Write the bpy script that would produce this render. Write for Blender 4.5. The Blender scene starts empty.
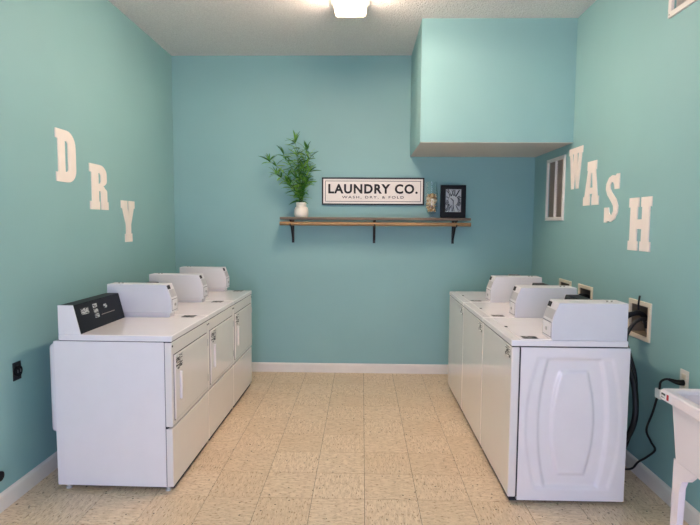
import bpy, bmesh, math, random
from mathutils import Vector, Matrix
from mathutils.geometry import tessellate_polygon

random.seed(7)
SC = bpy.context.scene
COL = SC.collection
PI = math.pi

# ------------------------------------------------------------------ camera
F_PX, YAW, PITCH, ROLL, EYE = 518.3, -0.0234, 0.0760, 0.0063, 1.5913

def pixel_ray(u, v):
    u -= 350; v -= 262.5
    c, s = math.cos(ROLL), math.sin(ROLL); u, v = c*u + s*v, -s*u + c*v
    x, y, z = u/F_PX, 1.0, -v/F_PX
    c, s = math.cos(PITCH), math.sin(PITCH); y, z = c*y + s*z, -s*y + c*z
    c, s = math.cos(YAW), math.sin(YAW); x, y = c*x + s*y, -s*x + c*y
    return Vector((x, y, z))

cam_data = bpy.data.cameras.new('camera')
cam_data.sensor_width = 36.0
cam_data.lens = F_PX/700*36.0
cam_data.clip_start = 0.05
camera = bpy.data.objects.new('camera', cam_data)
COL.objects.link(camera)
_f = pixel_ray(350, 262.5).normalized()
_r = (pixel_ray(351, 262.5) - pixel_ray(350, 262.5)).normalized()
_u = _r.cross(_f).normalized()
_m = Matrix((( _r.x, _u.x, -_f.x, 0), (_r.y, _u.y, -_f.y, 0), (_r.z, _u.z, -_f.z, EYE), (0, 0, 0, 1)))
camera.matrix_world = _m
SC.camera = camera

# ------------------------------------------------------------------ light and exposure
DAY_STRENGTH = 6.2
LAMP_STRENGTH = 235.0
SUN_STRENGTH = 24.0
EXPOSURE = 0.10
world = bpy.data.worlds.new('daylight'); SC.world = world
world.use_nodes = True
_bg = world.node_tree.nodes['Background']
_bg.inputs[0].default_value = (0.62, 0.64, 1.0, 1); _bg.inputs[1].default_value = DAY_STRENGTH
SC.view_settings.view_transform = 'Standard'
SC.view_settings.look = 'None'
SC.view_settings.exposure = EXPOSURE
SC.view_settings.gamma = 1
SC.view_settings.use_curve_mapping = False
SC.cycles.use_denoising = True
SC.cycles.max_bounces = 12
SC.cycles.transparent_max_bounces = 24
SC.cycles.diffuse_bounces = 6

# room measures (metres)
XL, XR, YB, YF, HC = -1.975, 1.768, 5.426, -1.3808, 3.294
ADDED_DOOR = (-1.25, 0.95, 0.0, 2.35)        # unseen open doorway, added behind the camera to let daylight in
SOF_X, SOF_Y, SOF_Z = 0.485, 4.47, 2.28
TILE, TX0, TY0 = 0.3048, 0.025, 2.8864

_portal = bpy.data.lights.new('added_doorway_portal', 'AREA')
_portal.shape = 'RECTANGLE'; _portal.size = ADDED_DOOR[1]-ADDED_DOOR[0]; _portal.size_y = ADDED_DOOR[3]-ADDED_DOOR[2]
_portal.cycles.is_portal = True
_po = bpy.data.objects.new('added_doorway_portal', _portal); COL.objects.link(_po)
_po.location = ((ADDED_DOOR[0]+ADDED_DOOR[1])/2, YF-0.06, (ADDED_DOOR[2]+ADDED_DOOR[3])/2); _po.rotation_euler = (PI/2, 0, 0)

_sun = bpy.data.lights.new('bounce_sun', 'SUN'); _sun.energy = SUN_STRENGTH; _sun.angle = 0.01; _sun.color = (1.0, 0.93, 0.84)
_so = bpy.data.objects.new('bounce_sun', _sun); COL.objects.link(_so)
_so.location = (-0.3, -6, 7); _so.rotation_euler = (math.radians(34), 0, math.radians(-6))   # added: falls just inside the doorway and bounces up to brighten the ceiling

# ------------------------------------------------------------------ materials
def lin(r, g, b):
    def f(c):
        c /= 255.0
        return c/12.92 if c <= 0.04045 else ((c+0.055)/1.055)**2.4
    return (f(r), f(g), f(b), 1.0)

class NT:
    def __init__(self, name):
        self.m = bpy.data.materials.new(name); self.m.use_nodes = True
        self.t = self.m.node_tree; self.b = self.t.nodes['Principled BSDF']
    def n(self, kind, **kw):
        nd = self.t.nodes.new(kind)
        for k, v in kw.items():
            if k in nd.inputs: nd.inputs[k].default_value = v
            else: setattr(nd, k, v)
        return nd
    def l(self, a, b): self.t.links.new(a, b)
    def set(self, **kw):
        for k, v in kw.items(): self.b.inputs[k].default_value = v
    def ramp(self, fac, stops):
        r = self.n('ShaderNodeValToRGB')
        e = r.color_ramp.elements
        e[0].position, e[0].color = stops[0]; e[1].position, e[1].color = stops[-1]
        for p, c in stops[1:-1]:
            x = e.new(p); x.color = c
        self.l(fac, r.inputs[0]); return r.outputs[0]
    def mix(self, fac, a, b):
        mx = self.n('ShaderNodeMix', data_type='RGBA')
        for s, v in ((0, fac), (6, a), (7, b)):
            if hasattr(v, 'links'): self.l(v, mx.inputs[s])
            else: mx.inputs[s].default_value = v
        return mx.outputs[2]
    def bump(self, h, strength, dist=0.01):
        b = self.n('ShaderNodeBump', Strength=strength, Distance=dist)
        self.l(h, b.inputs['Height']); self.l(b.outputs[0], self.b.inputs['Normal'])

def simple(name, col, rough=0.5, metal=0.0, var=0.04, coat=0.0, spec=0.5):
    k = NT(name)
    k.set(Roughness=rough, Metallic=metal)
    k.b.inputs['Coat Weight'].default_value = coat
    k.b.inputs['Specular IOR Level'].default_value = spec
    tc = k.n('ShaderNodeTexCoord'); no = k.n('ShaderNodeTexNoise', Scale=9.0, Detail=4.0)
    k.l(tc.outputs['Object'], no.inputs['Vector'])
    lo = tuple(c*(1-var) for c in col[:3])+(1,); hi = tuple(min(1, c*(1+var)) for c in col[:3])+(1,)
    k.l(k.ramp(no.outputs[0], [(0.3, lo), (0.7, hi)]), k.b.inputs['Base Color'])
    return k.m

def wall_paint(name, col, bump=0.12):
    k = NT(name); k.set(Roughness=0.5)
    k.b.inputs['Specular IOR Level'].default_value = 0.35
    tc = k.n('ShaderNodeTexCoord')
    a = k.n('ShaderNodeTexNoise', Scale=1.3, Detail=5.0); k.l(tc.outputs['Object'], a.inputs['Vector'])
    lo = tuple(c*0.965 for c in col[:3])+(1,); hi = tuple(c*1.035 for c in col[:3])+(1,)
    k.l(k.ramp(a.outputs[0], [(0.3, lo), (0.7, hi)]), k.b.inputs['Base Color'])
    b = k.n('ShaderNodeTexNoise', Scale=160.0, Detail=3.0); k.l(tc.outputs['Object'], b.inputs['Vector'])
    k.bump(b.outputs[0], bump, 0.002)
    return k.m

def ceiling_mat():
    k = NT('ceiling_popcorn'); k.set(Roughness=0.9)
    tc = k.n('ShaderNodeTexCoord')
    v = k.n('ShaderNodeTexVoronoi', Scale=75.0); k.l(tc.outputs['Object'], v.inputs['Vector'])
    no = k.n('ShaderNodeTexNoise', Scale=110.0, Detail=4.0); k.l(tc.outputs['Object'], no.inputs['Vector'])
    k.l(k.ramp(no.outputs[0], [(0.3, lin(222, 219, 214)), (0.7, lin(246, 243, 238))]), k.b.inputs['Base Color'])
    mt = k.n('ShaderNodeMath', operation='SUBTRACT'); k.l(no.outputs[0], mt.inputs[0]); k.l(v.outputs['Distance'], mt.inputs[1])
    k.bump(mt.outputs[0], 0.9, 0.012)
    return k.m

def tile_mat():
    k = NT('vinyl_composition_tile'); k.set(Roughness=0.42)
    k.b.inputs['Specular IOR Level'].default_value = 0.4
    tc = k.n('ShaderNodeTexCoord'); oi = k.n('ShaderNodeObjectInfo')
    cb = k.n('ShaderNodeCombineXYZ')
    m1 = k.n('ShaderNodeMath', operation='MULTIPLY'); m1.inputs[1].default_value = 41.0
    m2 = k.n('ShaderNodeMath', operation='MULTIPLY'); m2.inputs[1].default_value = 97.0
    k.l(oi.outputs['Random'], m1.inputs[0]); k.l(oi.outputs['Random'], m2.inputs[0])
    k.l(m1.outputs[0], cb.inputs[0]); k.l(m2.outputs[0], cb.inputs[1])
    ad = k.n('ShaderNodeVectorMath', operation='ADD'); k.l(tc.outputs['Object'], ad.inputs[0]); k.l(cb.outputs[0], ad.inputs[1])
    mp = k.n('ShaderNodeMapping'); mp.inputs['Scale'].default_value = (1.0, 3.6, 1.0); k.l(ad.outputs[0], mp.inputs[0])
    base = k.ramp(oi.outputs['Random'], [(0.0, lin(226, 203, 172)), (0.5, lin(231, 209, 179)), (1.0, lin(236, 215, 186))])
    n1 = k.n('ShaderNodeTexNoise', Scale=16.0, Detail=5.0, Roughness=0.65); k.l(mp.outputs[0], n1.inputs['Vector'])
    f1 = k.ramp(n1.outputs[0], [(0.40, (0, 0, 0, 1)), (0.72, (1, 1, 1, 1))])
    c1 = k.mix(f1, base, lin(200, 176, 142))
    n2 = k.n('ShaderNodeTexNoise', Scale=36.0, Detail=2.0, Roughness=0.5); k.l(mp.outputs[0], n2.inputs['Vector'])
    f2 = k.ramp(n2.outputs[0], [(0.585, (0, 0, 0, 1)), (0.66, (1, 1, 1, 1))])
    c2 = k.mix(f2, c1, lin(172, 138, 104))
    n3 = k.n('ShaderNodeTexNoise', Scale=52.0, Detail=2.0); k.l(mp.outputs[0], n3.inputs['Vector'])
    f3 = k.ramp(n3.outputs[0], [(0.30, (1, 1, 1, 1)), (0.345, (0, 0, 0, 1))])
    c3 = k.mix(f3, c2, lin(240, 228, 206))
    vo = k.n('ShaderNodeTexVoronoi', Scale=17.0); k.l(ad.outputs[0], vo.inputs['Vector'])
    f4 = k.ramp(vo.outputs['Distance'], [(0.07, (1, 1, 1, 1)), (0.10, (0, 0, 0, 1))])
    c4 = k.mix(f4, c3, lin(70, 50, 34))
    k.l(c4, k.b.inputs['Base Color'])
    n5 = k.n('ShaderNodeTexNoise', Scale=5.0, Detail=3.0); k.l(ad.outputs[0], n5.inputs['Vector'])
    r5 = k.ramp(n5.outputs[0], [(0.3, (0.34,)*3+(1,)), (0.7, (0.52,)*3+(1,))]); k.l(r5, k.b.inputs['Roughness'])
    k.bump(n1.outputs[0], 0.05, 0.002)
    return k.m

def wood_mat(name, c1, c2, rough=0.6):
    k = NT(name); k.set(Roughness=rough)
    tc = k.n('ShaderNodeTexCoord'); mp = k.n('ShaderNodeMapping'); mp.inputs['Scale'].default_value = (1.2, 22, 22)
    k.l(tc.outputs['Object'], mp.inputs[0])
    n = k.n('ShaderNodeTexNoise', Scale=3.0, Detail=6.0, Roughness=0.65); k.l(mp.outputs[0], n.inputs['Vector'])
    k.l(k.ramp(n.outputs[0], [(0.3, c1), (0.7, c2)]), k.b.inputs['Base Color'])
    k.bump(n.outputs[0], 0.25, 0.003)
    return k.m

def print_mat(name, paper, ink, scale=90.0, amount=0.5, rough=0.5, stretch=(1, .30, 2.2)):
    """small print too fine to read: broken lines of ink on paper"""
    k = NT(name); k.set(Roughness=rough)
    tc = k.n('ShaderNodeTexCoord'); mp = k.n('ShaderNodeMapping'); mp.inputs['Scale'].default_value = stretch
    k.l(tc.outputs['Object'], mp.inputs[0])
    n = k.n('ShaderNodeTexNoise', Scale=scale, Detail=2.0); k.l(mp.outputs[0], n.inputs['Vector'])
    f = k.ramp(n.outputs[0], [(amount-0.03, (0, 0, 0, 1)), (amount+0.03, (1, 1, 1, 1))])
    k.l(k.mix(f, paper, ink), k.b.inputs['Base Color'])
    return k.m

def emit_mat(name, col, strength):
    k = NT(name)
    k.set(**{'Base Color': col, 'Emission Color': col, 'Emission Strength': strength})
    return k.m

def lens_mat():
    m = bpy.data.materials.new('ribbed_acrylic_lens'); m.use_nodes = True
    t = m.node_tree; t.nodes.clear()
    o = t.nodes.new('ShaderNodeOutputMaterial'); mx = t.nodes.new('ShaderNodeMixShader')
    tr = t.nodes.new('ShaderNodeBsdfTransparent'); tr.inputs[0].default_value = (1, 0.96, 0.92, 1)
    tl = t.nodes.new('ShaderNodeBsdfTranslucent'); tl.inputs[0].default_value = (1.0, 0.90, 0.82, 1)
    mx.inputs[0].default_value = 0.3
    t.links.new(tr.outputs[0], mx.inputs[1]); t.links.new(tl.outputs[0], mx.inputs[2]); t.links.new(mx.outputs[0], o.inputs[0])
    return m

def glass_mat():
    m = bpy.data.materials.new('clear_glass'); m.use_nodes = True
    t = m.node_tree; t.nodes.clear()
    o = t.nodes.new('ShaderNodeOutputMaterial'); mx = t.nodes.new('ShaderNodeMixShader')
    tr = t.nodes.new('ShaderNodeBsdfTransparent'); tr.inputs[0].default_value = (0.95, 0.98, 0.98, 1)
    gs = t.nodes.new('ShaderNodeBsdfGlossy'); gs.inputs['Roughness'].default_value = 0.04
    lw = t.nodes.new('ShaderNodeLayerWeight'); pw = t.nodes.new('ShaderNodeMath'); pw.operation = 'POWER'; pw.inputs[1].default_value = 3.0
    ml = t.nodes.new('ShaderNodeMath'); ml.operation = 'MULTIPLY_ADD'; ml.inputs[1].default_value = 0.45; ml.inputs[2].default_value = 0.03
    t.links.new(lw.outputs['Facing'], pw.inputs[0]); t.links.new(pw.outputs[0], ml.inputs[0]); t.links.new(ml.outputs[0], mx.inputs[0])
    t.links.new(tr.outputs[0], mx.inputs[1]); t.links.new(gs.outputs[0], mx.inputs[2]); t.links.new(mx.outputs[0], o.inputs[0])
    return m

TEAL = lin(137, 179, 179)
M = dict(
    teal=wall_paint('teal_wall_paint', TEAL),
    white_trim=simple('white_trim_paint', lin(226, 222, 214), 0.45),
    soffit_under=wall_paint('soffit_underside_paint', lin(214, 206, 196)),
    ceiling=ceiling_mat(),
    tile=tile_mat(),
    joint=simple('dark_tile_joint', lin(96, 74, 52), 0.9),
    enamel=simple('white_appliance_enamel', lin(238, 233, 233), 0.16, var=0.012, coat=0.3),
    enamel_box=simple('white_coin_box_enamel', lin(222, 220, 222), 0.32, var=0.012),
    enamel_front=simple('white_front_panel_enamel', lin(232, 226, 220), 0.08, var=0.008, coat=0.4),
    seam_and_shade=simple('dark_seam_and_shade', lin(40, 40, 44), 0.8),  # dark parts and seams, also the painted shade under the machines
    seam_grey=simple('grey_gap', lin(120, 120, 126), 0.7),
    plate=simple('grey_slot_plate', lin(186, 184, 186), 0.35),
    black=simple('black_plastic', lin(14, 15, 15), 0.45, spec=0.2),
    console=simple('black_console_panel', lin(10, 15, 14), 0.35, spec=0.2),
    grey_print=print_mat('console_print', lin(30, 34, 33), lin(190, 194, 190), 120, 0.47),
    warn=print_mat('warning_print', lin(214, 212, 206), lin(40, 40, 42), 70, 0.49),
    sticker=print_mat('black_sticker_print', lin(26, 24, 24), lin(180, 172, 166), 60, 0.6, stretch=(.35, 1.6, 1)),
    chrome=simple('brushed_metal', lin(170, 170, 168), 0.3, 1.0),
    foot=simple('foot_plastic', lin(200, 198, 192), 0.5),
    ivory=simple('ivory_plastic', lin(222, 212, 190), 0.45),
    recess=simple('outlet_box_liner', lin(120, 108, 88), 0.6),
    rubber=simple('black_rubber', lin(14, 15, 17), 0.5),
    letter=simple('painted_wood_letter', lin(238, 228, 218), 0.55, var=0.03),
    shelf=wood_mat('weathered_shelf_wood', lin(84, 74, 62), lin(126, 112, 94)),
    rod=wood_mat('golden_rod_wood', lin(126, 98, 62), lin(170, 138, 92), 0.5),
    iron=simple('black_iron', lin(16, 16, 17), 0.45),
    sign=simple('sign_face_paint', lin(238, 232, 224), 0.5, var=0.02),
    ink=simple('black_sign_paint', lin(18, 18, 20), 0.5),
    ceramic=simple('white_ceramic', lin(236, 228, 214), 0.3, var=0.03),
    leaf=None, stem=simple('green_stem', lin(70, 92, 34), 0.5),
    clock_face=simple('silver_clock_face', lin(178, 180, 178), 0.35, 0.25, var=0.08),
    glass=glass_mat(),
    shell=None,
    tub=simple('white_tub_plastic', lin(236, 226, 226), 0.35, var=0.012),
    tag=simple('paper_tag', lin(232, 230, 228), 0.6),
    red=simple('red_print', lin(190, 30, 40), 0.5),
    grille_dark=simple('dark_grille_interior', lin(38, 34, 32), 0.8),
    slat=simple('grille_slat', lin(172, 160, 146), 0.5),
    tube=emit_mat('fluorescent_tube', (1.0, 0.83, 0.73, 1), LAMP_STRENGTH),
    lens=lens_mat(),
)
def rand_mat(name, stops, rough, coords=True):
    k = NT(name); k.set(Roughness=rough)
    oi = k.n('ShaderNodeObjectInfo')
    k.l(k.ramp(oi.outputs['Random'], stops), k.b.inputs['Base Color'])
    return k.m
M['leaf'] = rand_mat('bamboo_leaf', [(0, lin(44, 104, 36)), (0.5, lin(84, 148, 54)), (1, lin(140, 188, 80))], 0.5)
def shell_mat():
    k = NT('sea_shells'); k.set(Roughness=0.5)
    tc = k.n('ShaderNodeTexCoord'); v = k.n('ShaderNodeTexVoronoi', Scale=48.0); k.l(tc.outputs['Object'], v.inputs['Vector'])
    sp = k.n('ShaderNodeSeparateColor'); k.l(v.outputs['Color'], sp.inputs[0])
    k.l(k.ramp(sp.outputs[0], [(0, lin(120, 84, 50)), (0.35, lin(196, 150, 92)), (0.65, lin(226, 200, 160)), (1, lin(240, 226, 200))]), k.b.inputs['Base Color'])
    return k.m
M['shell'] = shell_mat()

# ------------------------------------------------------------------ mesh helpers
class MB:
    def __init__(self): self.bm = bmesh.new()
    def box(self, x0, x1, y0, y1, z0, z1, bev=0.0, seg=2):
        t = bmesh.new()
        bmesh.ops.create_cube(t, size=1.0)
        bmesh.ops.scale(t, vec=(x1-x0, y1-y0, z1-z0), verts=t.verts)
        bmesh.ops.translate(t, vec=((x0+x1)/2, (y0+y1)/2, (z0+z1)/2), verts=t.verts)
        if bev > 0:
            bmesh.ops.bevel(t, geom=list(t.edges), offset=bev, segments=seg, affect='EDGES', profile=0.5)
        self.merge(t); return self
    def merge(self, t):
        me = bpy.data.meshes.new('tmp'); t.to_mesh(me); t.free(); self.bm.from_mesh(me); bpy.data.meshes.remove(me)
    def prism(self, pts, a0, a1, axis='y', holes=(), bev=0.0):
        """extrude a 2-D outline (u,v): axis y -> (u,a,v), axis x -> (a,u,v), axis z -> (u,v,a)"""
        def P(p, a):
            return {'y': (p[0], a, p[1]), 'x': (a, p[0], p[1]), 'z': (p[0], p[1], a)}[axis]
        loops = [list(pts)] + [list(h) for h in holes]
        t = bmesh.new()
        flat = [p for l in loops for p in l]
        A = [t.verts.new(P(p, a0)) for p in flat]; B = [t.verts.new(P(p, a1)) for p in flat]
        if len(loops) == 1 and bev > 0:
            t.faces.new(A); t.faces.new(B)
        else:
            for tri in tessellate_polygon([[Vector((p[0], p[1], 0)) for p in l] for l in loops]):
                t.faces.new([A[i] for i in tri]); t.faces.new([B[i] for i in tri])
        o = 0
        for l in loops:
            n = len(l)
            for i in range(n):
                j = (i+1) % n
                t.faces.new((A[o+i], A[o+j], B[o+j], B[o+i]))
            o += n
        bmesh.ops.recalc_face_normals(t, faces=t.faces)
        if bev > 0:
            bmesh.ops.bevel(t, geom=list(t.edges), offset=bev, segments=2, affect='EDGES', profile=0.5)
        self.merge(t); return self
    def tube(self, path, r, n=10, cap=True):
        path = [Vector(p) for p in path]
        t = bmesh.new(); rings = []
        up = Vector((0, 0, 1))
        d0 = (path[1]-path[0]).normalized()
        side = d0.cross(up)
        if side.length < 1e-3: side = Vector((1, 0, 0))
        side.normalize()
        for i, p in enumerate(path):
            d = (path[min(i+1, len(path)-1)] - path[max(i-1, 0)]).normalized()
            side = (side - d*side.dot(d))
            side.normalize(); w = d.cross(side)
            rr = r[i] if isinstance(r, (list, tuple)) else r
            rings.append([t.verts.new(p + side*math.cos(2*PI*k/n)*rr + w*math.sin(2*PI*k/n)*rr) for k in range(n)])
        for a, b in zip(rings, rings[1:]):
            for k in range(n):
                t.faces.new((a[k], a[(k+1) % n], b[(k+1) % n], b[k]))
        if cap:
            t.faces.new(rings[0]); t.faces.new(rings[-1])
        bmesh.ops.recalc_face_normals(t, faces=t.faces)
        self.merge(t); return self
    def lathe(self, prof, c=(0, 0, 0), n=28, closed=False):
        t = bmesh.new(); rings = []
        for r, z in prof:
            if r < 1e-6: rings.append([t.verts.new((c[0], c[1], c[2]+z))])
            else: rings.append([t.verts.new((c[0]+r*math.cos(2*PI*k/n), c[1]+r*math.sin(2*PI*k/n), c[2]+z)) for k in range(n)])
        if closed: rings.append(rings[0])
        for a, b in zip(rings, rings[1:]):
            for k in range(n):
                k2 = (k+1) % n
                if len(a) == 1 and len(b) == 1: continue
                if len(a) == 1: t.faces.new((a[0], b[k], b[k2]))
                elif len(b) == 1: t.faces.new((a[k], a[k2], b[0]))
                else: t.faces.new((a[k], a[k2], b[k2], b[k]))
        bmesh.ops.recalc_face_normals(t, faces=t.faces)
        self.merge(t); return self
    def cyl(self, p0, p1, r, n=16): return self.tube([p0, p1], r, n)
    def build(self, name, mat, parent=None, loc=None, smooth=False, angle=35):
        me = bpy.data.meshes.new(name); self.bm.to_mesh(me); self.bm.free()
        me.materials.append(M[mat] if isinstance(mat, str) else mat)
        o = bpy.data.objects.new(name, me); COL.objects.link(o)
        if smooth:
            me.polygons.foreach_set('use_smooth', [True]*len(me.polygons))
            try: me.set_sharp_from_angle(angle=math.radians(angle))
            except Exception: pass
        if parent: o.parent = parent
        if loc: o.location = loc
        return o

def tag(o, label=None, cat=None, group=None, kind=None):
    if label: o['label'] = label
    if cat: o['category'] = cat
    if group: o['group'] = group
    if kind: o['kind'] = kind
    return o

def thing(name, label, cat, loc=(0, 0, 0), rz=0.0, group=None):
    o = bpy.data.objects.new(name, None); COL.objects.link(o)
    o.empty_display_size = 0.1
    o.location = loc; o.rotation_euler = (0, 0, rz)
    return tag(o, label, cat, group)

def copy_tree(o, parent=None):
    c = o.copy(); COL.objects.link(c); c.parent = parent
    for ch in list(o.children): copy_tree(ch, c)
    return c

def smooth_path(pts, n=8):
    pts = [Vector(p) for p in pts]; out = []
    for i in range(len(pts)-1):
        p0 = pts[max(i-1, 0)]; p1 = pts[i]; p2 = pts[i+1]; p3 = pts[min(i+2, len(pts)-1)]
        for k in range(n):
            t = k/n
            out.append(0.5*((2*p1)+(p2-p0)*t+(2*p0-5*p1+4*p2-p3)*t*t+(3*p1-p0-3*p2+p3)*t**3))
    out.append(pts[-1]); return out

def text_mesh(name, body, mat, parent, centre, width, height, normal='-y', thick=0.001, bold=0.0, spacing=1.0, basis=None):
    """lettering fitted into width x height around centre, facing the room"""
    cu = bpy.data.curves.new(name, 'FONT'); cu.body = body; cu.size = 1.0
    cu.offset = bold; cu.space_character = spacing; cu.extrude = 0.0; cu.resolution_u = 3
    tmp = bpy.data.objects.new(name, cu); COL.objects.link(tmp)
    dg = bpy.context.evaluated_depsgraph_get()
    me = bpy.data.meshes.new_from_object(tmp.evaluated_get(dg))
    bpy.data.objects.remove(tmp); bpy.data.curves.remove(cu)
    bm = bmesh.new(); bm.from_mesh(me); bpy.data.meshes.remove(me)
    xs = [v.co.x for v in bm.verts]; ys = [v.co.y for v in bm.verts]
    x0, x1, y0, y1 = min(xs), max(xs), min(ys), max(ys)
    for v in bm.verts:
        v.co = Vector(((v.co.x-(x0+x1)/2)/(x1-x0)*width, (v.co.y-(y0+y1)/2)/(y1-y0)*height, 0))
    r = bmesh.ops.extrude_face_region(bm, geom=list(bm.faces))
    bmesh.ops.translate(bm, vec=(0, 0, thick), verts=[g for g in r['geom'] if isinstance(g, bmesh.types.BMVert)])
    bmesh.ops.recalc_face_normals(bm, faces=bm.faces)
    if basis is None: basis = Matrix(((1, 0, 0), (0, 0, -1), (0, 1, 0)))   # text x->x, y->z, out->-y
    for v in bm.verts: v.co = basis @ v.co + Vector(centre)
    k = MB(); k.bm.free(); k.bm = bm
    return k.build(name, mat, parent)

# ------------------------------------------------------------------ the room
def wall_mesh(a0, a1, z0, z1, holes, place):
    """a flat wall cut round its rectangular openings; place(a, z, depth) -> point"""
    A = sorted({a0, a1, *[h[0] for h in holes], *[h[1] for h in holes]})
    Z = sorted({z0, z1, *[h[2] for h in holes], *[h[3] for h in holes]})
    bm = bmesh.new()
    solid = lambda i, j: 0 <= i < len(A)-1 and 0 <= j < len(Z)-1 and not any(
        h[0] <= (A[i]+A[i+1])/2 <= h[1] and h[2] <= (Z[j]+Z[j+1])/2 <= h[3] for h in holes)
    vs = {}
    def V(a, z, d):
        k = (round(a, 5), round(z, 5), d)
        if k not in vs: vs[k] = bm.verts.new(place(a, z, d))
        return vs[k]
    for i in range(len(A)-1):
        for j in range(len(Z)-1):
            if not solid(i, j): continue
            p = [(A[i], Z[j]), (A[i+1], Z[j]), (A[i+1], Z[j+1]), (A[i], Z[j+1])]
            for d in (0, 1): bm.faces.new([V(*q, d) for q in p])
            for k, (di, dj) in enumerate(((0, -1), (1, 0), (0, 1), (-1, 0))):
                if not solid(i+di, j+dj):
                    q, s = p[k], p[(k+1) % 4]
                    bm.faces.new([V(*q, 0), V(*s, 0), V(*s, 1), V(*q, 1)])
    bmesh.ops.recalc_face_normals(bm, faces=bm.faces)
    k = MB(); k.bm.free(); k.bm = bm
    return k

WT = 0.14
BOXES = [(3.170, 3.430, 0.868, 1.112), (3.978, 4.238, 0.868, 1.112), (4.388, 4.648, 0.868, 1.112)]
FL = 0.028
box_holes = [(b[0]+FL, b[1]-FL, b[2]+FL, b[3]-FL) for b in BOXES]
VENT = (4.612, 5.050, 1.625, 2.198)
REG = (2.72, 3.138, 2.780, 3.10)
vent_holes = [(VENT[0]+.03, VENT[1]-.03, VENT[2]+.03, VENT[3]-.03), (REG[0]+.03, REG[1]-.03, REG[2]+.03, REG[3]-.03)]

w = wall_mesh(XL-WT, XR+WT, 0, HC, [], lambda a, z, d: (a, YB+d*WT, z)).build('wall_back', 'teal'); tag(w, kind='structure')
w = wall_mesh(YF, YB, 0, HC, [], lambda a, z, d: (XL-d*WT, a, z)).build('wall_left', 'teal'); tag(w, kind='structure')
w = wall_mesh(YF, YB, 0, HC, box_holes+vent_holes, lambda a, z, d: (XR+d*WT, a, z)).build('wall_right', 'teal'); tag(w, kind='structure')
w = wall_mesh(XL-WT, XR+WT, 0, HC, [ADDED_DOOR], lambda a, z, d: (a, YF-d*WT, z)).build('wall_front', 'teal'); tag(w, kind='structure')
c = MB().box(XL-WT, XR+WT, YF-WT, YB+WT, HC, HC+0.1).build('ceiling', 'ceiling'); tag(c, kind='structure')
s = MB().box(SOF_X, XR, SOF_Y, YB, SOF_Z, HC).build('wall_soffit', 'teal'); tag(s, kind='structure')
MB().box(SOF_X+.003, XR-.001, SOF_Y+.003, YB-.001, SOF_Z-0.004, SOF_Z).build('underside_panel', 'soffit_under', s)

def skirting(name, pts, horiz_axis, side):
    """baseboard with an eased top edge"""
    k = MB()
    prof = [(0, 0), (0.014, 0), (0.014, 0.082), (0.010, 0.094), (0.003, 0.1), (0, 0.1)]
    if horiz_axis == 'y': k.prism([(side[0]+side[1]*p[0], p[1]) for p in prof], pts[0], pts[1], 'y')
    else: k.prism([(side[0]+side[1]*p[0], p[1]) for p in prof], pts[0], pts[1], 'x')
    return tag(k.build(name, 'white_trim'), kind='structure')
skirting('baseboard_left', (YF, YB), 'y', (XL, 1))
skirting('baseboard_right', (YF, YB), 'y', (XR, -1))
skirting('baseboard_back', (XL+.014, XR-.014), 'x', (YB, -1))
t = MB()
t.box(ADDED_DOOR[0]-.09, ADDED_DOOR[0], YF, YF+.02, 0, ADDED_DOOR[3]); t.box(ADDED_DOOR[1], ADDED_DOOR[1]+.09, YF, YF+.02, 0, ADDED_DOOR[3]); t.box(ADDED_DOOR[0]-.09, ADDED_DOOR[1]+.09, YF, YF+.02, ADDED_DOOR[3], ADDED_DOOR[3]+.09)
tag(t.build('trim_1', 'white_trim'), kind='structure')  # casing round the added, unseen doorway

# floor: every tile its own slab on a dark bed
floor = MB().box(XL-WT, XR+WT, YF-WT, YB+WT, -0.10, -0.003).build('floor', 'joint'); tag(floor, kind='structure')
GAP = 0.0012
full_tile = None
for i in range(-7, 6):
    for j in range(-14, 9):
        x0, x1 = TX0+i*TILE, TX0+(i+1)*TILE; y0, y1 = TY0+j*TILE, TY0+(j+1)*TILE
        cx0, cx1, cy0, cy1 = max(x0, XL), min(x1, XR), max(y0, YF), min(y1, YB)
        if cx1-cx0 < 0.01 or cy1-cy0 < 0.01: continue
        whole = cx1-cx0 > TILE-1e-4 and cy1-cy0 > TILE-1e-4
        mx, my = (cx0+cx1)/2, (cy0+cy1)/2
        if whole and full_tile is not None:
            o = full_tile.copy(); COL.objects.link(o); o.name = 'tile'
        else:
            hx, hy = (cx1-cx0)/2-GAP, (cy1-cy0)/2-GAP
            quarter = (i+j) % 2 and not whole
            if quarter: hx, hy = hy, hx
            o = MB().box(-hx, hx, -hy, hy, -0.004, 0, 0.0008, 1).build('tile', 'tile', floor)
            if whole: full_tile = o
        o.parent = floor
        o.location = (mx, my, random.uniform(-0.0003, 0.0))
        o.rotation_euler = (0, 0, (PI/2 if (i+j) % 2 else 0.0) + (0 if not whole else PI*random.randint(0, 1)))

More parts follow.
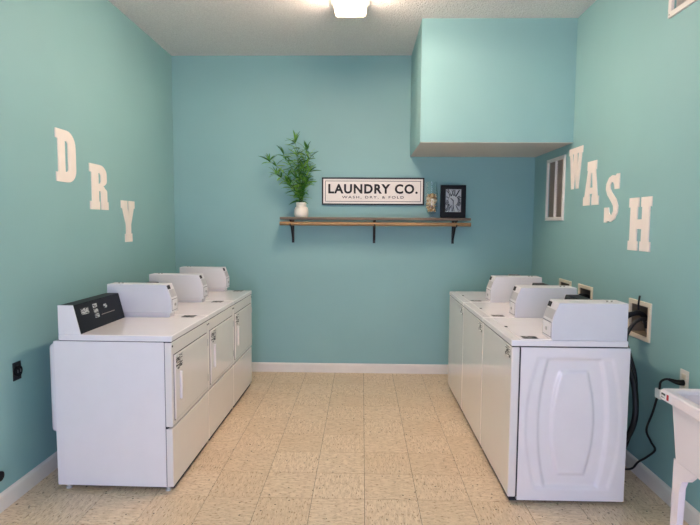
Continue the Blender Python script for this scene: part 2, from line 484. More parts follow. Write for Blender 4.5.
# ------------------------------------------------------------------ ceiling lamps (wraparound fluorescent fittings)
def lamp(label, y0, y1):
    cx = -0.105
    t = thing('ceiling_lamp', label, 'ceiling lamp', (cx, (y0+y1)/2, HC))
    L = (y1-y0)/2
    MB().prism([(-0.15, 0), (0.15, 0), (0.15, -0.012), (0.118, -0.030), (-0.118, -0.030), (-0.15, -0.012)], -L, L, 'y').build('housing', 'white_trim', t)
    for s in (-1, 1):
        MB().cyl((s*0.062, -L+0.075, -0.078), (s*0.062, L-0.075, -0.078), 0.019, 18).build('fluorescent_tube', 'tube', t, smooth=True)
        for e in (-1, 1):
            MB().box(s*0.062-.014, s*0.062+.014, e*(L-.06)-.014, e*(L-.06)+.014, -.099, -.029, .003).build('tube_holder', 'white_trim', t)
    prof = [(-0.118, -0.030), (-0.122, -0.084), (-0.105, -0.106), (0.105, -0.106), (0.122, -0.084), (0.118, -0.030)]
    inner = [(0.115, -0.030), (0.118, -0.083), (0.103, -0.102), (-0.103, -0.102), (-0.118, -0.083), (-0.115, -0.030)]
    MB().prism(prof+inner, -L+.012, L-.012, 'y').build('lens', 'lens', t)
    for e in (-1, 1):
        a, b = sorted((e*(L-.012), e*L))
        MB().prism(prof, a, b, 'y').build('end_cap', 'ivory', t)
    return t
lamp('wraparound fluorescent ceiling lamp in front of the boxed-in soffit', 2.96, 4.18)

# ------------------------------------------------------------------ machines
def coin_box(t, H, ynear, wid, xb, xf, lift, hgt):
    """the coin meter case on top; local x forward; its open side (slot) looks forward"""
    z0, z1 = H+lift, H+lift+hgt
    y0, y1 = ynear, ynear+wid
    k = MB().prism([(xb, z0), (xf, z0), (xf, z0+hgt*.50), (xf-.036, z1), (xb, z1)], y0, y1, 'y', bev=0.003)
    cb = k.build('coin_box', 'enamel_box', t)
    if lift > 0: MB().box(xb+.01, xf-.020, y0+.022, y1-.012, H-.001, z0+.001).build('plinth', 'enamel', cb)
    ym = (y0+y1)/2
    MB().box(xf-.003, xf+.004, y0+.012, y1-.012, z0+.018, z0+hgt*.46, .002).build('coin_vault_door', 'enamel_box', cb)
    MB().box(xf-.003, xf+.0014, y0+.009, y1-.009, z0+.014, z0+hgt*.48).build('door_gap', 'seam_grey', cb)
    MB().cyl((xf+.002, ym, z0+.055), (xf+.009, ym, z0+.055), .010, 14).build('lock', 'chrome', cb, smooth=True)
    # slot plate on the sloping face
    a = Vector((xf, 0, z0+hgt*.50)); b = Vector((xf-.036, 0, z1)); d = (b-a); nrm = Vector((d.z, 0, -d.x)).normalized()
    def quad(name, mat, f0, f1, ya, yb, th):
        p, q = a+d*f0, a+d*f1
        pts = [(p.x-nrm.x*.003, p.z-nrm.z*.003), (p.x+nrm.x*th, p.z+nrm.z*th), (q.x+nrm.x*th, q.z+nrm.z*th), (q.x-nrm.x*.003, q.z-nrm.z*.003)]
        MB().prism(pts, ya, yb, 'y').build(name, mat, cb)
    quad('slot_plate', 'plate', .10, .60, y0+.012, y1-.012, .002)
    quad('coin_slot', 'seam_and_shade', .66, .93, y0+.004, y0+.052, .002)
    for dx in (.06, .085): MB().cyl((xb+dx, ym, z1-.001), (xb+dx, ym, z1+.006), .006, 10).build('bolt', 'chrome', cb)
    return cb

def console(t, H, y0, y1, xb, printed=True):
    hz = 0.168
    prof = [(xb, H-.002), (xb+.128, H-.002), (xb+.086, H+hz), (xb, H+hz)]
    cs = MB().prism(prof, y0+.004, y1, 'y', bev=.002).build('console', 'black', t)
    MB().prism([(p[0]-.001 if p[0] == xb else p[0]+.002, p[1]+(.002 if p[1] > H else 0)) for p in prof], y0, y0+.006, 'y').build('end_cap', 'enamel', cs)
    a = Vector((xb+.128, 0, H)); b = Vector((xb+.086, 0, H+hz)); d = b-a; n = Vector((d.z, 0, -d.x)).normalized()
    def patch(name, mat, f0, f1, ya, yb, th=.0025):
        p, q = a+d*f0, a+d*f1
        pts = [(p.x-n.x*.002, p.z-n.z*.002), (p.x+n.x*th, p.z+n.z*th), (q.x+n.x*th, q.z+n.z*th), (q.x-n.x*.002, q.z-n.z*.002)]
        return MB().prism(pts, ya, yb, 'y').build(name, mat, cs)
    L = y1-y0
    patch('control_panel', 'console', .02, .98, y0+.006, y1-.004, .002)
    patch('instruction_print', 'grey_print', .60, .82, y0+L*.12, y0+L*.27)
    for f in (.36, .54, .72): patch('cycle_button', 'grey_print', f, f+.14, y0+L*.36, y0+L*.44, .006)
    c0 = a+d*.68+n*.002; yk = y0+L*.60
    MB().tube([(c0.x, yk, c0.z), (c0.x+n.x*.012, yk, c0.z+n.z*.012)], .013, 16).build('start_knob', 'grey_print', cs)
    patch('display_line', 'slat', .40, .42, y0+L*.50, y0+L*.80)
    return cs

def make_dryer():
    H, HW, XB, XF = 0.9356, 0.339, -0.349, 0.349
    t = thing('tumble_dryer', 'x', 'dryer')
    MB().box(XB, XF-.044, -HW, HW, .030, .897, .004).build('cabinet', 'enamel', t)
    MB().box(XF-.046, XF-.030, -HW+.004, HW-.004, .035, .893).build('seam_gasket', 'seam_and_shade', t)
    MB().box(XF-.042, XF, -HW, HW, .394, .896, .006).build('front_panel', 'enamel_front', t)
    MB().box(XF-.042, XF-.002, -HW, HW, .032, .384, .006).build('lower_panel', 'enamel_front', t)
    MB().box(XB+.06, XF-.016, -HW+.048, HW-.012, .004, .034).build('shade_pan', 'seam_and_shade', t)  # black slab standing in for the contact shadow under the dryer
    d = MB().box(XF-.004, XF+.010, -HW+.034, HW-.042, .428, .816, .005).build('door', 'enamel_front', t)
    MB().box(XF-.002, XF+.0012, -HW+.030, HW-.038, .424, .820).build('door_gasket', 'seam_and_shade', t)
    MB().box(XF+.008, XF+.024, -HW+.098, HW-.555, .530, .704, .007, 3).build('handle', 'enamel_front', d)
    MB().box(XF+.0095, XF+.0108, -HW+.045, -HW+.145, .722, .806).build('warning_label', 'warn', d)
    for z in (.50, .75): MB().box(XF, XF+.012, HW-.046, HW-.034, z-.025, z+.025, .002).build('hinge', 'chrome', t)
    for y in (-HW+.014, HW-.014): MB().cyl((XF-.002, y, .872), (XF+.003, y, .872), .006, 10).build('screw', 'seam_and_shade', t)
    MB().box(XB+.032, XF+.003, -HW, HW, .900, H, .006, 3).build('worktop', 'enamel', t)
    MB().box(XB+.036, XF-.004, -HW+.004, HW-.004, .894, .902).build('top_gasket', 'seam_and_shade', t)
    console(t, H, -HW+.006, HW-.120, XB+.033)
    coin_box(t, H, HW-.118, .112, XB+.04, XF-.212, .032, .196)
    MB().box(XF-.158, XF-.072, HW-.088, HW-.012, H-.001, H+.0012).build('warning_sticker', 'sticker', t)
    for sx in (XB+.05, XF-.045):
        for sy in (-HW+.03, HW-.03):
            MB().lathe([(0, 0), (.017, 0), (.018, .008), (.011, .012), (.010, .036), (0, .036)], (sx, sy, 0), 14).build('foot', 'foot', t, smooth=True)
    MB().box(XB-.066, XB+.004, -HW+.048, HW-.04, .325, .868, .03, 4).build('rear_duct_cover', 'enamel', t, smooth=True)
    return t

def smoothstep(a, b, x):
    x = min(1, max(0, (x-a)/(b-a))); return x*x*(3-2*x)

def embossed_side(x0, x1, z0, z1, y, sgn, nx=76, nz=104):
    """pressed steel side panel with nested barrel-shaped embossing"""
    xc, zc = (x0+x1)/2-0.006*0, 0.468
    bm = bmesh.new(); G = []
    def barrel(x, z, wm, we, hh, corner=.02):
        q = min(1.0, abs(z-zc)/hh)
        wdt = wm-(wm-we)*q*q
        return max(abs(x-xc)-wdt, abs(z-zc)-hh)
    for i in range(nx+1):
        row = []
        for j in range(nz+1):
            x = x0+(x1-x0)*i/nx; z = z0+(z1-z0)*j/nz
            e = 0.011
            h = 0
            h -= 0.0060*smoothstep(-e, e, -barrel(x, z, .262, .205, .375))
            h -= 0.0130*smoothstep(-e, e, -barrel(x, z, .192, .146, .368))
            h += 0.0130*smoothstep(-e, e, -barrel(x, z, .118, .074, .298))
            row.append(bm.verts.new((x, y+sgn*h, z)))
        G.append(row)
    for i in range(nx):
        for j in range(nz): bm.faces.new((G[i][j], G[i+1][j], G[i+1][j+1], G[i][j+1]))
    # return flange all round, so the panel has thickness
    rim = [G[i][0] for i in range(nx+1)] + [G[nx][j] for j in range(1, nz+1)] + [G[i][nz] for i in range(nx-1, -1, -1)] + [G[0][j] for j in range(nz-1, 0, -1)]
    back = [bm.verts.new((v.co.x, y-sgn*.02, v.co.z)) for v in rim]
    n = len(rim)
    for i in range(n): bm.faces.new((rim[i], rim[(i+1) % n], back[(i+1) % n], back[i]))
    bm.faces.new(back)
    bmesh.ops.recalc_face_normals(bm, faces=bm.faces)
    k = MB(); k.bm.free(); k.bm = bm
    return k

def make_washer():
    H, HW, XB, XF = 0.9493, 0.3455, -0.3275, 0.3275
    t = thing('washing_machine', 'x', 'washing machine')
    MB().box(XB+.002, XF-.054, -HW+.019, HW-.019, .030, .903).build('cabinet', 'enamel', t)
    for s in (1, -1):
        embossed_side(XB, XF-.052, .020, .905, s*HW, s).build('side_panel', 'enamel', t, smooth=True, angle=50)
    MB().box(XF-.052, XF-.046, -HW+.003, HW-.003, .04, .90).build('seam_gasket', 'seam_and_shade', t)
    f = MB().box(XF-.046, XF, -HW, HW, .036, .906, .008, 3).build('front_panel', 'enamel_front', t)
    MB().box(XF-.0005, XF+.0008, HW-.130, HW-.026, .835, .893).build('warning_label', 'warn', f)
    MB().box(XB+.03, XF-.016, -HW+.012, HW-.025, .004, .036).build('shade_pan', 'seam_and_shade', t)  # black slab that puts the shadow under the washer into its colour
    MB().box(XB+.012, XF+.003, -HW, HW, .911, H-.004, .006, 3).build('worktop', 'enamel', t)
    MB().box(XB+.016, XF-.004, -HW+.004, HW-.004, .903, .913).build('top_gasket', 'seam_and_shade', t)
    lid = MB().box(XB+.150, XF-.052, -HW+.016, HW-.016, H-.008, H, .005, 3).build('lid', 'enamel', t)
    MB().box(XF-.155, XF-.072, HW-.088, HW-.022, H-.001, H+.0012).build('warning_sticker', 'sticker', lid)
    MB().box(XF-.072, XF-.056, -HW+.32, -HW+.345, H-.003, H+.003, .002).build('lid_bumper', 'seam_and_shade', t)
    for y in (-HW+.08, HW-.08): MB().cyl((XF-.02, y, H-.005), (XF-.02, y, H-.002), .007, 10).build('screw', 'chrome', t)
    console(t, H-.004, -HW+.006, HW-.158, XB+.014)
    coin_box(t, H-.004, HW-.156, .150, XB+.018, XF-.220, .0, .210)
    for sx in (XB+.06, XF-.07):
        for sy in (-HW+.06, HW-.06):
            MB().lathe([(0, 0), (.018, 0), (.019, .006), (.011, .010), (.010, .034), (0, .034)], (sx, sy, 0), 14).build('foot', 'rubber', t, smooth=True)
    return t

WD, YD0 = 0.6805, 2.922
dry = make_dryer()
dl = ['white coin-operated dryer at the open end of its row, black slanted console fully visible',
      'white coin-operated dryer, the middle one of the row under DRY',
      'white coin-operated dryer beside the back wall, last of the row under DRY']
dry_list = [dry, copy_tree(dry), copy_tree(dry)]
for k, o in enumerate(dry_list):
    yc = YD0+WD*(k+.5)
    o.location = (-1.0924-0.349+0.010+0.0137*(yc-3.96), yc, 0); o.rotation_euler = (0, 0, -0.0137)
    tag(o, dl[k], 'dryer', 'coin dryers in a row')
WW, YW0 = 0.694, 2.870
was = make_washer()
wl = ['white coin-operated washing machine with embossed side panel in full view near the utility sink',
      'white coin-operated washing machine, the middle one of the row under WASH',
      'white coin-operated washing machine beside the back wall, last of the row under WASH']
was_list = [was, copy_tree(was), copy_tree(was)]
for k, o in enumerate(was_list):
    o.location = (0.8409+0.3275, YW0+WW*(k+.5), 0); o.rotation_euler = (0, 0, PI)
    tag(o, wl[k], 'washing machine', 'coin washing machines in a row')

# ------------------------------------------------------------------ wall letters
def arc(cx, cy, rx, ry, a0, a1, n=7):
    return [(cx+rx*math.cos(math.radians(a0+(a1-a0)*i/n)), cy+ry*math.sin(math.radians(a0+(a1-a0)*i/n))) for i in range(n+1)]
LET = {
 'D': ([(0, 1)] + arc(.55, .70, .45, .30, 90, 0) + arc(.55, .26, .45, .26, 0, -90) + [(0, 0), (0, .18), (.11, .18), (.11, .82), (0, .82)],
       [[(.44, .80)] + arc(.50, .74, .11, .06, 90, 0, 4) + arc(.50, .26, .11, .06, 0, -90, 4) + [(.44, .20)]]),
 'R': ([(0, 1)] + arc(.55, .80, .38, .20, 90, 0) + arc(.62, .66, .31, .13, 0, -70, 5) + [(.80, .50)] + arc(.70, .40, .24, .09, 60, 0, 4) +
       [(.94, .18), (1, .18), (1, 0), (.60, 0), (.60, .37)] + [(.56, .42), (.47, .42), (.47, .18), (.51, .18), (.51, 0), (0, 0), (0, .18), (.10, .18), (.10, .82), (0, .82)],
       [[(.46, .82), (.55, .82), (.61, .77), (.61, .63), (.55, .58), (.46, .58)]]),
 'Y': ([(0, 1), (.45, 1), (.45, .82), (.50, .60), (.55, .82), (.55, 1), (1, 1), (1, .82), (.93, .82), (.69, .42), (.69, .2), (.77, .2), (.77, 0), (.25, 0), (.25, .2), (.33, .2), (.33, .42), (.07, .82), (0, .82)], []),
 'W': ([(0, 1), (1, 1), (1, .84), (.94, .84), (.76, 0), (.59, 0), (.50, .42), (.41, 0), (.24, 0), (.06, .84), (0, .84)],
       [[(.24, .86), (.37, .86), (.32, .40)], [(.60, .86), (.73, .86), (.67, .40)]]),
 'A': ([(.22, 1), (.80, 1), (.80, .80), (.75, .80), (.92, .20), (1, .20), (1, 0), (.57, 0), (.57, .18), (.61, .26), (.40, .26), (.43, .18), (.43, 0), (0, 0), (0, .20), (.08, .20), (.26, .80), (.22, .80)],
       [[(.46, .74), (.55, .74), (.61, .40), (.41, .40)]]),
 'H': ([(0, 1), (.44, 1), (.44, .82), (.39, .82), (.39, .59), (.61, .59), (.61, .82), (.56, .82), (.56, 1), (1, 1), (1, .82), (.93, .82), (.93, .18), (1, .18), (1, 0), (.56, 0), (.56, .18), (.61, .18), (.61, .41), (.39, .41), (.39, .18), (.44, .18), (.44, 0), (0, 0), (0, .18), (.07, .18), (.07, .82), (0, .82)], []),
}
LET['S'] = ([(.98, 1), (.79, 1), (.73, .965), (.50, .985), (.27, .94), (.10, .82), (.08, .70), (.20, .58), (.50, .43), (.64, .34), (.66, .25), (.58, .17), (.46, .155), (.36, .21), (.31, .32), (.02, .32), (.02, 0), (.22, 0), (.28, .035),
             (.50, .015), (.76, .07), (.93, .20), (.95, .34), (.82, .48), (.50, .63), (.38, .71), (.37, .78), (.44, .84), (.56, .845), (.65, .79), (.69, .69), (.98, .69)], [])

def wall_letter(ch, y0, y1, z0, z1, right, label):
    sgn = -1 if right else 1
    xw = XR if right else XL
    outer, holes = LET[ch]
    mp = lambda p: (y0+(y1-y0)*p[0], z0+(z1-z0)*p[1])
    xs = sorted((xw, xw+sgn*0.007))
    k = MB().prism([mp(p) for p in outer], xs[0], xs[1], 'x', [[mp(p) for p in h] for h in holes])
    return tag(k.build('wall_letter', 'letter'), label, 'letter', 'white block letters on the walls')
for a in (('D', 3.323, 3.553, 1.850, 2.190, False, 'white slab-serif letter D on the teal wall above the dryers'),
          ('R', 3.730, 3.995, 1.680, 2.012, False, 'white slab-serif letter R on the teal wall above the dryers'),
          ('Y', 4.210, 4.455, 1.422, 1.765, False, 'white slab-serif letter Y on the teal wall above the dryers'),
          ('W', 4.525, 4.258, 1.885, 2.225, True, 'white slab-serif letter W on the teal wall beside the return grille'),
          ('A', 4.212, 3.945, 1.740, 2.078, True, 'white slab-serif letter A on the teal wall between W and S'),
          ('S', 3.845, 3.632, 1.606, 1.945, True, 'white slab-serif letter S on the teal wall between A and H'),
          ('H', 3.486, 3.222, 1.425, 1.766, True, 'white slab-serif letter H on the teal wall above the washing machines')):
    wall_letter(*a)

# ------------------------------------------------------------------ shelf on the back wall
SZ = 1.648
t = thing('wall_shelf', 'rustic wooden wall shelf with hanging rod on three black iron brackets', 'shelf', (0.125, YB, SZ))
MB().box(-0.955, 0.955, -0.225, 0, -0.026, 0, .003).build('plank', 'shelf', t)
MB().tube([(-0.958, -0.205, -0.066), (0.958, -0.205, -0.066)], 0.019, 20).build('hanging_rod', 'rod', t, smooth=True, angle=60)
for bx in (-0.850, -0.002, 0.815):
    b = MB()
    b.box(bx-.013, bx+.013, -.007, 0, -.265, -.026, .002)                       # wall leg
    b.box(bx-.013, bx+.013, -.222, 0, -.036, -.026, .002)                       # arm under the plank
    b.prism([(-.004, -.235), (-.004, -.215), (-.165, -.034), (-.185, -.034)], bx-.010, bx+.010, 'x')   # diagonal brace
    hook = [(-.205+.0245*math.cos(math.radians(a)), -.066+.0245*math.sin(math.radians(a))) for a in range(80, -200, -20)]
    b.tube([(bx, y, z) for y, z in hook], .0065, 8)
    br = b.build('bracket', 'iron', t)
    for z in (-.085, -.205): MB().lathe([(0, 0), (.006, 0), (.004, .003), (0, .004)], (0, 0, 0), 10).build('screw', 'iron', br, (bx, -.007, z)).rotation_euler = (PI/2, 0, 0)

# plant in a white jar
PX, PY = -0.626, YB-0.115
t = thing('potted_bamboo', 'feathery green bamboo plant in a white ceramic jar on the shelf', 'plant', (PX, PY, SZ))
MB().lathe([(0, 0), (.062, 0), (.070, .012), (.073, .03), (.072, .075), (.062, .098), (.050, .108), (.049, .114), (.052, .118), (.053, .142), (.051, .150), (.046, .150), (.044, .118), (.044, .10), (0, .10)], n=32).build('jar', 'ceramic', t, smooth=True, angle=50)
MB().lathe([(0, .126), (.044, .126), (.044, .12), (0, .12)], n=20).build('soil', 'rubber', t)
bm = bmesh.new()
_lv = []
for k, (s, wd_, dz) in enumerate(((0, .002, 0), (.22, .0085, .004), (.5, .0095, .004), (.78, .006, -.002), (1, .0005, -.012))):
    _lv.append([bm.verts.new((s*.105, -wd_, dz)), bm.verts.new((s*.105, 0, dz+.0025)), bm.verts.new((s*.105, wd_, dz))])
for a, b in zip(_lv, _lv[1:]):
    for q in (0, 1): bm.faces.new((a[q], b[q], b[q+1], a[q+1]))
_k = MB(); _k.bm.free(); _k.bm = bm
leaf0 = _k.build('leaf', 'leaf', t, smooth=True, angle=180)
rng = random.Random(21)
first = True
def put_leaf(p, yaw, pitch, roll, s):
    global first
    if first: o = leaf0; first = False
    else: o = leaf0.copy(); COL.objects.link(o); o.parent = t
    o.location = p; o.rotation_euler = (roll, pitch, yaw); o.scale = (s, s, s)
tips = [(-.06, -.02, .76), (.06, -.01, .68), (-.17, -.05, .62), (.08, -.03, .58), (-.32, -.03, .56), (-.25, -.05, .43), (.085, -.06, .46), (-.13, -.06, .33), (.03, -.05, .50), (-.04, -.05, .62), (.07, -.04, .36)]
for (tx, ty, tz) in tips:
    base = Vector((rng.uniform(-.025, .025), rng.uniform(-.02, .02), .115))
    mid = Vector((tx*.35, ty*.5, .115+(tz-.115)*.62))
    path = smooth_path([base, mid, (tx, ty, tz)], 8)
    MB().tube(path, [.0038*(1-.7*i/(len(path)-1)) for i in range(len(path))], 6).build('stem', 'stem', t, smooth=True)
    n = len(path)
    nodes = [i for i in range(3, n) if i % 2 == 1] + [n-1]
    for i in nodes:
        p = path[i]; d = (path[min(i+1, n-1)]-path[max(i-1, 0)]).normalized()
        cnt = 5 if i >= n-3 else 4
        for q in range(cnt):
            yaw = rng.uniform(0, 2*PI)
            if math.sin(yaw) > .35: yaw = -yaw
            if tz > .38 and i < 6 and rng.random() < .25: continue
            up = rng.uniform(-.9, .35) if i < n-1 else rng.uniform(-1.2, .1)
            put_leaf(p, yaw, up, rng.uniform(-.5, .5), rng.uniform(.75, 1.25))
    put_leaf(path[-1], rng.uniform(0, 2*PI), -1.2, 0, .9)

# sign
SXC, SZC = 0.106, 1.920
t = thing('wall_sign', 'long white LAUNDRY CO. sign in a thin black frame above the shelf', 'sign', (SXC, YB, SZC-0.141))
SW, SH = 0.529, 0.141
MB().box(-SW+.01, SW-.01, -.014, 0, .01, 2*SH-.01).build('board', 'sign', t)
for nm, (x0, x1, z0, z1) in (('frame_rail', (-SW, SW, 0, .014)), ('frame_rail', (-SW, SW, 2*SH-.014, 2*SH)), ('frame_stile', (-SW, -SW+.014, .014, 2*SH-.014)), ('frame_stile', (SW-.014, SW, .014, 2*SH-.014))):
    MB().box(x0, x1, -.024, 0, z0, z1, .002).build(nm, 'ink', t)
i_ = .034; lw = .005
bl = MB()
bl.box(-SW+i_, SW-i_, -.0150, -.013, i_, i_+lw); bl.box(-SW+i_, SW-i_, -.0150, -.013, 2*SH-i_-lw, 2*SH-i_)
bl.box(-SW+i_, -SW+i_+lw, -.0150, -.013, i_, 2*SH-i_); bl.box(SW-i_-lw, SW-i_, -.0150, -.013, i_, 2*SH-i_)
bl.build('printed_border', 'ink', t)
text_mesh('lettering', 'LAUNDRY CO.', 'ink', t, (0.0, -.0138, .166), .925, .100, bold=.034, spacing=1.14)
text_mesh('subtitle_lettering', 'WASH, DRY, & FOLD', 'ink', t, (0.0, -.0138, .078), .640, .030, bold=.008, spacing=1.35)

# footed glass with shells
VX, VY = 0.700, YB-0.115
gl = MB().lathe([(0, 0), (.040, 0), (.040, .005), (.016, .011), (.012, .022), (.016, .034), (.040, .046), (.056, .070), (.062, .11), (.062, .24), (.054, .30), (.052, .35), (.055, .365),
                 (.052, .365), (.049, .35), (.051, .30), (.059, .24), (.059, .11), (.053, .073), (.038, .050), (0, .042)], n=36).build('glass_vase', 'glass', None, (VX, VY, SZ), smooth=True, angle=60)
tag(gl, 'tall footed clear glass vase between the sign and the clock', 'vase')
sh = MB()
for k in range(260):
    z = rng.uniform(.064, .238); lim = (.058 if z > .10 else .048) - .010
    a = rng.uniform(0, 2*PI); r = lim*math.sqrt(rng.random()); s = rng.uniform(.010, .016)
    b_ = bmesh.new(); bmesh.ops.create_icosphere(b_, subdivisions=1, radius=1)
    bmesh.ops.transform(b_, matrix=Matrix.Translation((r*math.cos(a), r*math.sin(a), z)) @ Matrix.Rotation(rng.uniform(0, PI), 4, 'X') @ Matrix.Rotation(rng.uniform(0, PI), 4, 'Z') @ Matrix.Diagonal((s, s*.75, s*.55, 1)), verts=b_.verts)
    sh.merge(b_)
so = sh.build('seashells', 'shell', None, (VX, VY, SZ), smooth=True)
tag(so, 'heap of tan and cream shells filling the glass vase', 'shells', kind='stuff')

# clock
CX = 0.919
t = thing('shelf_clock', 'black framed table clock with silver roman numeral face on the shelf', 'clock', (CX, YB-0.10, SZ))
CW, CH = .126, .333
fr = MB()
hole = [(-.078, .062), (.078, .062), (.078, .290), (-.078, .290)]
fr.prism([(-CW, 0), (CW, 0), (CW, CH), (-CW, CH)], -.022, .022, 'y', [hole[::-1]])
fr.build('frame', 'black', t)
fl = MB()
fl.prism([(-.084, .056), (.084, .056), (.084, .296), (-.084, .296)], -.026, -.021, 'y', [hole[::-1]])
fl.build('inner_lip', 'iron', t)
MB().box(-.078, .078, -.010, .012, .062, .290).build('dial', 'clock_face', t)
dcz = .176
MB().tube([(0, -.0095, dcz), (0, -.0125, dcz)], .045, 32).build('centre_disc', 'clock_face', t)
bas0 = Matrix(((1, 0, 0), (0, 0, -1), (0, 1, 0)))
for k, num in enumerate(('XII', 'I', 'II', 'III', 'IIII', 'V', 'VI', 'VII', 'VIII', 'IX', 'X', 'XI')):
    a = -k*PI/6
    dx, dz = -math.sin(a), math.cos(a)
    reach = min(.074/max(abs(dx), 1e-6), .110/max(abs(dz), 1e-6))
    r0 = .047; hgt_ = reach-r0-.002
    wdt = {1: .010, 2: .024, 3: .034, 4: .040}.get(len(num), .03)*(1.0 if hgt_ < .04 else 1.2)
    rot = Matrix(((math.cos(a), -math.sin(a), 0), (math.sin(a), math.cos(a), 0), (0, 0, 1)))
    rc = r0+hgt_/2
    text_mesh('numeral', num, 'ink', t, (dx*rc, -.0098, dcz+dz*rc), wdt if num != 'V' and num != 'X' else .018, max(hgt_, .02), bold=.03, basis=bas0 @ rot, thick=.0012)
MB().prism([(-.004, dcz), (.004, dcz), (.003, dcz-.055), (-.003, dcz-.055)], -.0145, -.013, 'y').build('minute_hand', 'ink', t)
MB().prism([(-.002, dcz-.005), (.004, dcz+.004), (-.024, dcz+.028), (-.028, dcz+.022)], -.0145, -.013, 'y').build('hour_hand', 'ink', t)

# ------------------------------------------------------------------ grilles on the right wall
def grille(label, b, mull, nsl, vertical):
    y0, y1, z0, z1 = b
    cy = (y0+y1)/2
    t = thing('wall_grille', label, 'grille', (XR, cy, z0))
    W, Hh = (y1-y0)/2, z1-z0; e = .032
    for (a0, a1, c0, c1) in ((-W, W, 0, e), (-W, W, Hh-e, Hh), (-W, -W+e, e, Hh-e), (W-e, W, e, Hh-e)):
        MB().box(-.014, .004, a0, a1, c0, c1, .003).build('frame_bar', 'white_trim', t)
    if mull: MB().box(-.011, .03, -.006, .006, e, Hh-e, .002).build('mullion', 'white_trim', t)
    MB().box(.07, .075, -W+.03, W-.03, .03, Hh-.03).build('duct_back', 'grille_dark', t)
    s = MB()
    for i in range(nsl):
        f = (i+.5)/nsl
        if vertical:
            y = -W+e+(2*W-2*e)*f
            s.prism([(.004, y-.006), (.006, y-.006), (.034, y+.008), (.032, y+.008)], e, Hh-e, 'z')
        else:
            z = e+(Hh-2*e)*f
            s.prism([(.002, z+.008), (.004, z+.008), (.022, z-.010), (.020, z-.010)], -W+e, W-e, 'y')
    if vertical: 
        n = s.build('blades', 'white_trim', t); tag(n, kind='stuff')
    else:
        n = s.build('slats', 'slat', t); tag(n, kind='stuff')
    for z in (e/2, Hh-e/2): MB().cyl((-.016, W-e/2, z), (-.013, W-e/2, z), .005, 8).build('screw', 'chrome', t)
grille('white framed return air grille with dark slats under the soffit', VENT, True, 34, False)
grille('white supply air register high on the wall above the H', REG, False, 15, True)

# ------------------------------------------------------------------ washer outlet boxes
bl_ = ['ivory washer outlet box in the wall behind the washing machine nearest the utility sink',
       'ivory washer outlet box in the wall behind the middle washing machine',
       'ivory washer outlet box in the wall behind the washing machine by the back wall']
for k, (y0, y1, z0, z1) in enumerate(BOXES):
    cy, cz = (y0+y1)/2, z0
    t = thing('outlet_box', bl_[k], 'outlet box', (XR, cy, cz), group='washer outlet boxes')
    W, Hh = (y1-y0)/2, z1-z0
    for (a0, a1, c0, c1) in ((-W, W, 0, FL), (-W, W, Hh-FL, Hh), (-W, -W+FL, FL, Hh-FL), (W-FL, W, FL, Hh-FL)):
        MB().box(-.010, .004, a0, a1, c0, c1, .003).build('flange', 'ivory', t)
    li = MB(); d = .10; a = W-FL; c0, c1 = FL, Hh-FL
    li.box(d-.004, d, -a, a, c0, c1); li.box(0, d, -a, -a+.004, c0, c1); li.box(0, d, a-.004, a, c0, c1); li.box(0, d, -a, a, c0, c0+.004); li.box(0, d, -a, a, c1-.004, c1)
    li.build('liner', 'recess', t)
    for yy, mt in ((-.045, 'red'), (.045, 'rubber')):
        v = MB(); v.cyl((.075, yy, c0+.004), (.075, yy, c0+.10), .011, 12); v.cyl((.075, yy, c0+.075), (.045, yy, c0+.075), .010, 12)
        vo = v.build('valve', 'chrome', t, smooth=True)
        MB().box(.068, .082, yy-.022, yy+.022, c0+.10, c0+.112, .003).build('valve_lever', mt, vo)

def hose(name, label, cat, pts, r, group=None, mat='rubber'):
    o = MB().tube(smooth_path(pts, 8), r, 10).build(name, mat, None, smooth=True, angle=70)
    return tag(o, label, cat, group)
for k, (y0, y1, z0, z1) in enumerate(BOXES):
    cy = (y0+y1)/2
    wn = ('near the utility sink', 'behind the middle washing machine', 'behind the back-wall washing machine')[k]
    hose('inlet_hose', 'black rubber inlet hose looping out of the outlet box '+wn, 'hose',
         [(XR+.043, cy-.045, z0+.103), (XR+.01, cy-.050, z0+.135), (XR-.060, cy-.055, z0+.115), (XR-.120, cy-.075, z0+.02), (XR-.105, cy-.10, z0-.08), (XR-.075, cy-.12, z0-.22), (XR-.070, cy-.125, z0-.42), (XR-.085, cy-.10, z0-.60), (XR-.12, cy-.06, z0-.74), (XR-.22, cy-.05, z0-.77)], .012, 'washer hoses')
    hose('drain_hose', 'thick black drain hose bent over into the outlet box '+wn, 'hose',
         [(XR+.05, cy+.004, z0+.07), (XR+.03, cy+.004, z0+.14), (XR-.02, cy+.002, z0+.165), (XR-.10, cy-.005, z0+.13), (XR-.160, cy-.05, z0+.02), (XR-.150, cy-.14, z0-.09), (XR-.135, cy-.23, z0-.25), (XR-.145, cy-.26, z0-.45), (XR-.17, cy-.16, z0-.62), (XR-.225, cy+.03, z0-.68)], .017, 'washer hoses')
hose('cable_stub', 'short black cable sticking up out of the outlet box near the utility sink', 'cable',
     [(XR-.012, 3.300, 1.055), (XR-.014, 3.298, 1.10), (XR-.012, 3.292, 1.145)], .006)

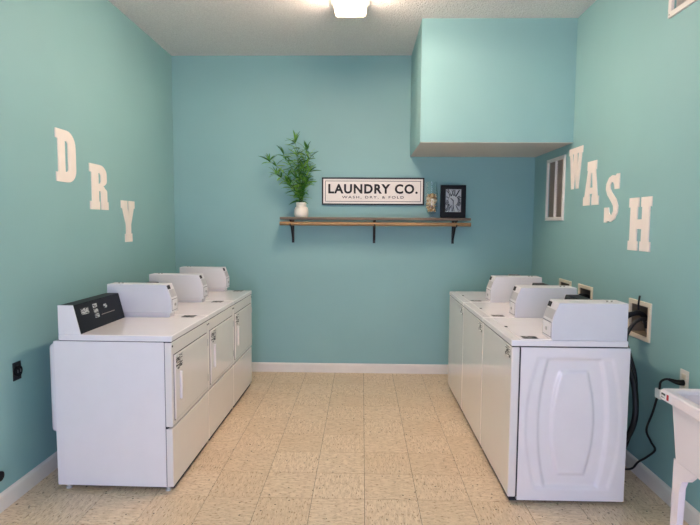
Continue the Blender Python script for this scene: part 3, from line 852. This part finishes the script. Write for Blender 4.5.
# ------------------------------------------------------------------ sockets and cord
t = thing('wall_outlet', 'white duplex wall outlet on the teal wall above the utility sink rim', 'outlet', (XR, 2.818, .685))
MB().box(-.006, 0, -.037, .037, 0, .118, .003).build('cover_plate', 'white_trim', t)
for z in (.036, .082):
    MB().box(-.009, -.004, -.017, .017, z-.014, z+.014, .002).build('receptacle', 'ivory', t)
cord = thing('power_cord', 'black power cord drooping from the wall outlet down to the floor', 'cord', (XR, 3.0, 0))
CP = [(-.040, -.180, .735), (-.075, -.15, .742), (-.090, -.115, .715), (-.085, -.095, .66), (-.06, .0, .50), (-.045, .083, .36), (-.046, .03, .31), (-.048, -.02, .28), (-.048, .06, .20), (-.05, .15, .125), (-.06, .20, .06), (-.08, .30, .012), (-.16, .40, .010)]
MB().tube(smooth_path(CP, 8), .0065, 8).build('cable', 'rubber', cord, smooth=True)
MB().tube([(-.008, -.185, .733), (-.024, -.184, .733), (-.045, -.178, .735), (-.07, -.155, .742)], [.017, .016, .013, .008], 12).build('plug', 'black', cord, smooth=True)

MB().box(-.096, -.078, -.118, -.072, .615, .668, .002).build('cord_tag', 'tag', cord)

t = thing('dryer_socket', 'black round dryer power socket on the teal wall beside the dryers', 'outlet', (XL, 2.868, .682))
MB().box(0, .006, -.034, .034, 0, .105, .003).build('mounting_strap', 'iron', t)
MB().tube([(0, 0, .052), (.016, 0, .052)], .031, 24).build('socket_body', 'black', t, smooth=True)
for a in (-.012, .012): MB().box(.015, .0175, a-.002, a+.002, .045, .062).build('contact_slot', 'chrome', t)
t = thing('pipe_stub', 'short black capped pipe stub low on the wall near the baseboard', 'pipe', (XL, 2.668, .210))
MB().tube([(0, 0, 0), (.018, 0, 0)], .022, 20).build('pipe', 'rubber', t, smooth=True)
MB().tube([(.014, 0, 0), (.028, 0, 0)], .027, 20).build('cap', 'black', t, smooth=True)

# ------------------------------------------------------------------ utility sink
SX0, SX1, SY0, SY1, SRZ = 1.270, 1.745, 1.60, 2.190, 0.900
t = thing('utility_sink', 'white plastic utility sink on molded legs against the right wall', 'sink', ((SX0+SX1)/2, (SY0+SY1)/2, 0))
hx, hy = (SX1-SX0)/2, (SY1-SY0)/2
def rrect(ax, ay, r, z, n=5):
    p = []
    for (sx, sy, a0) in ((1, 1, 0), (-1, 1, 90), (-1, -1, 180), (1, -1, 270)):
        for i in range(n+1):
            a = math.radians(a0+90*i/n)
            p.append((sx*(ax-r)+r*math.cos(a), sy*(ay-r)+r*math.sin(a), z))
    return p
def loft(rings, cap0=False, cap1=False):
    k = MB(); bm = k.bm
    R_ = [[bm.verts.new(p) for p in r] for r in rings]
    n = len(R_[0])
    for a, b in zip(R_, R_[1:]):
        for i in range(n): bm.faces.new((a[i], a[(i+1) % n], b[(i+1) % n], b[i]))
    if cap0: bm.faces.new(R_[0])
    if cap1: bm.faces.new(R_[-1])
    bmesh.ops.recalc_face_normals(bm, faces=bm.faces)
    return k
loft([rrect(hx-.054, hy-.054, .03, .600), rrect(hx-.044, hy-.044, .03, .612), rrect(hx-.027, hy-.027, .025, .87), rrect(hx-.040, hy-.040, .03, .885), rrect(hx-.060, hy-.060, .05, .65), rrect(hx-.09, hy-.09, .05, .63)], True, True).build('basin', 'tub', t, smooth=True)
loft([rrect(hx-.030, hy-.030, .02, .862), rrect(hx-.003, hy-.003, .014, .856), rrect(hx, hy, .014, .860), rrect(hx, hy, .014, .893), rrect(hx-.006, hy-.006, .012, .900), rrect(hx-.034, hy-.034, .02, .898), rrect(hx-.042, hy-.042, .03, .885), rrect(hx-.030, hy-.030, .02, .862)]).build('rim', 'tub', t, smooth=True)
for sx in (-1, 1):
    for sy in (-1, 1):
        # L-section leg: two tapering flanges with an arched gusset at the top
        k = MB()
        X, Y = sx*(hx-.047), sy*(hy-.047)
        prof = [(0, .614), (.150, .614), (.100, .560), (.062, .542), (.046, .49), (.034, .0), (-.003, .0)]
        pa = [(Y-sy*p[0], p[1]) for p in prof]; k.prism(pa, min(X, X-sx*.018), max(X, X-sx*.018), 'x')
        pb = [(X-sx*p[0], p[1]) for p in prof]; k.prism(pb, min(Y, Y-sy*.018), max(Y, Y-sy*.018), 'y')
        k.build('leg', 'tub', t)
MB().tube([(0, 0, .575), (0, 0, .47)], .028, 16).build('drain_tail', 'tub', t, smooth=True)
st = MB().box(-hx-.0015, -hx+.002, hy-.085, hy-.012, .864, .892).build('warning_sticker', 'tag', t)
MB().box(-hx-.0022, -hx-.001, hy-.070, hy-.056, .866, .890).build('red_stripe', 'red', st)
MB().box(-hx-.0022, -hx-.001, hy-.046, hy-.018, .868, .888).build('small_print', 'warn', st)
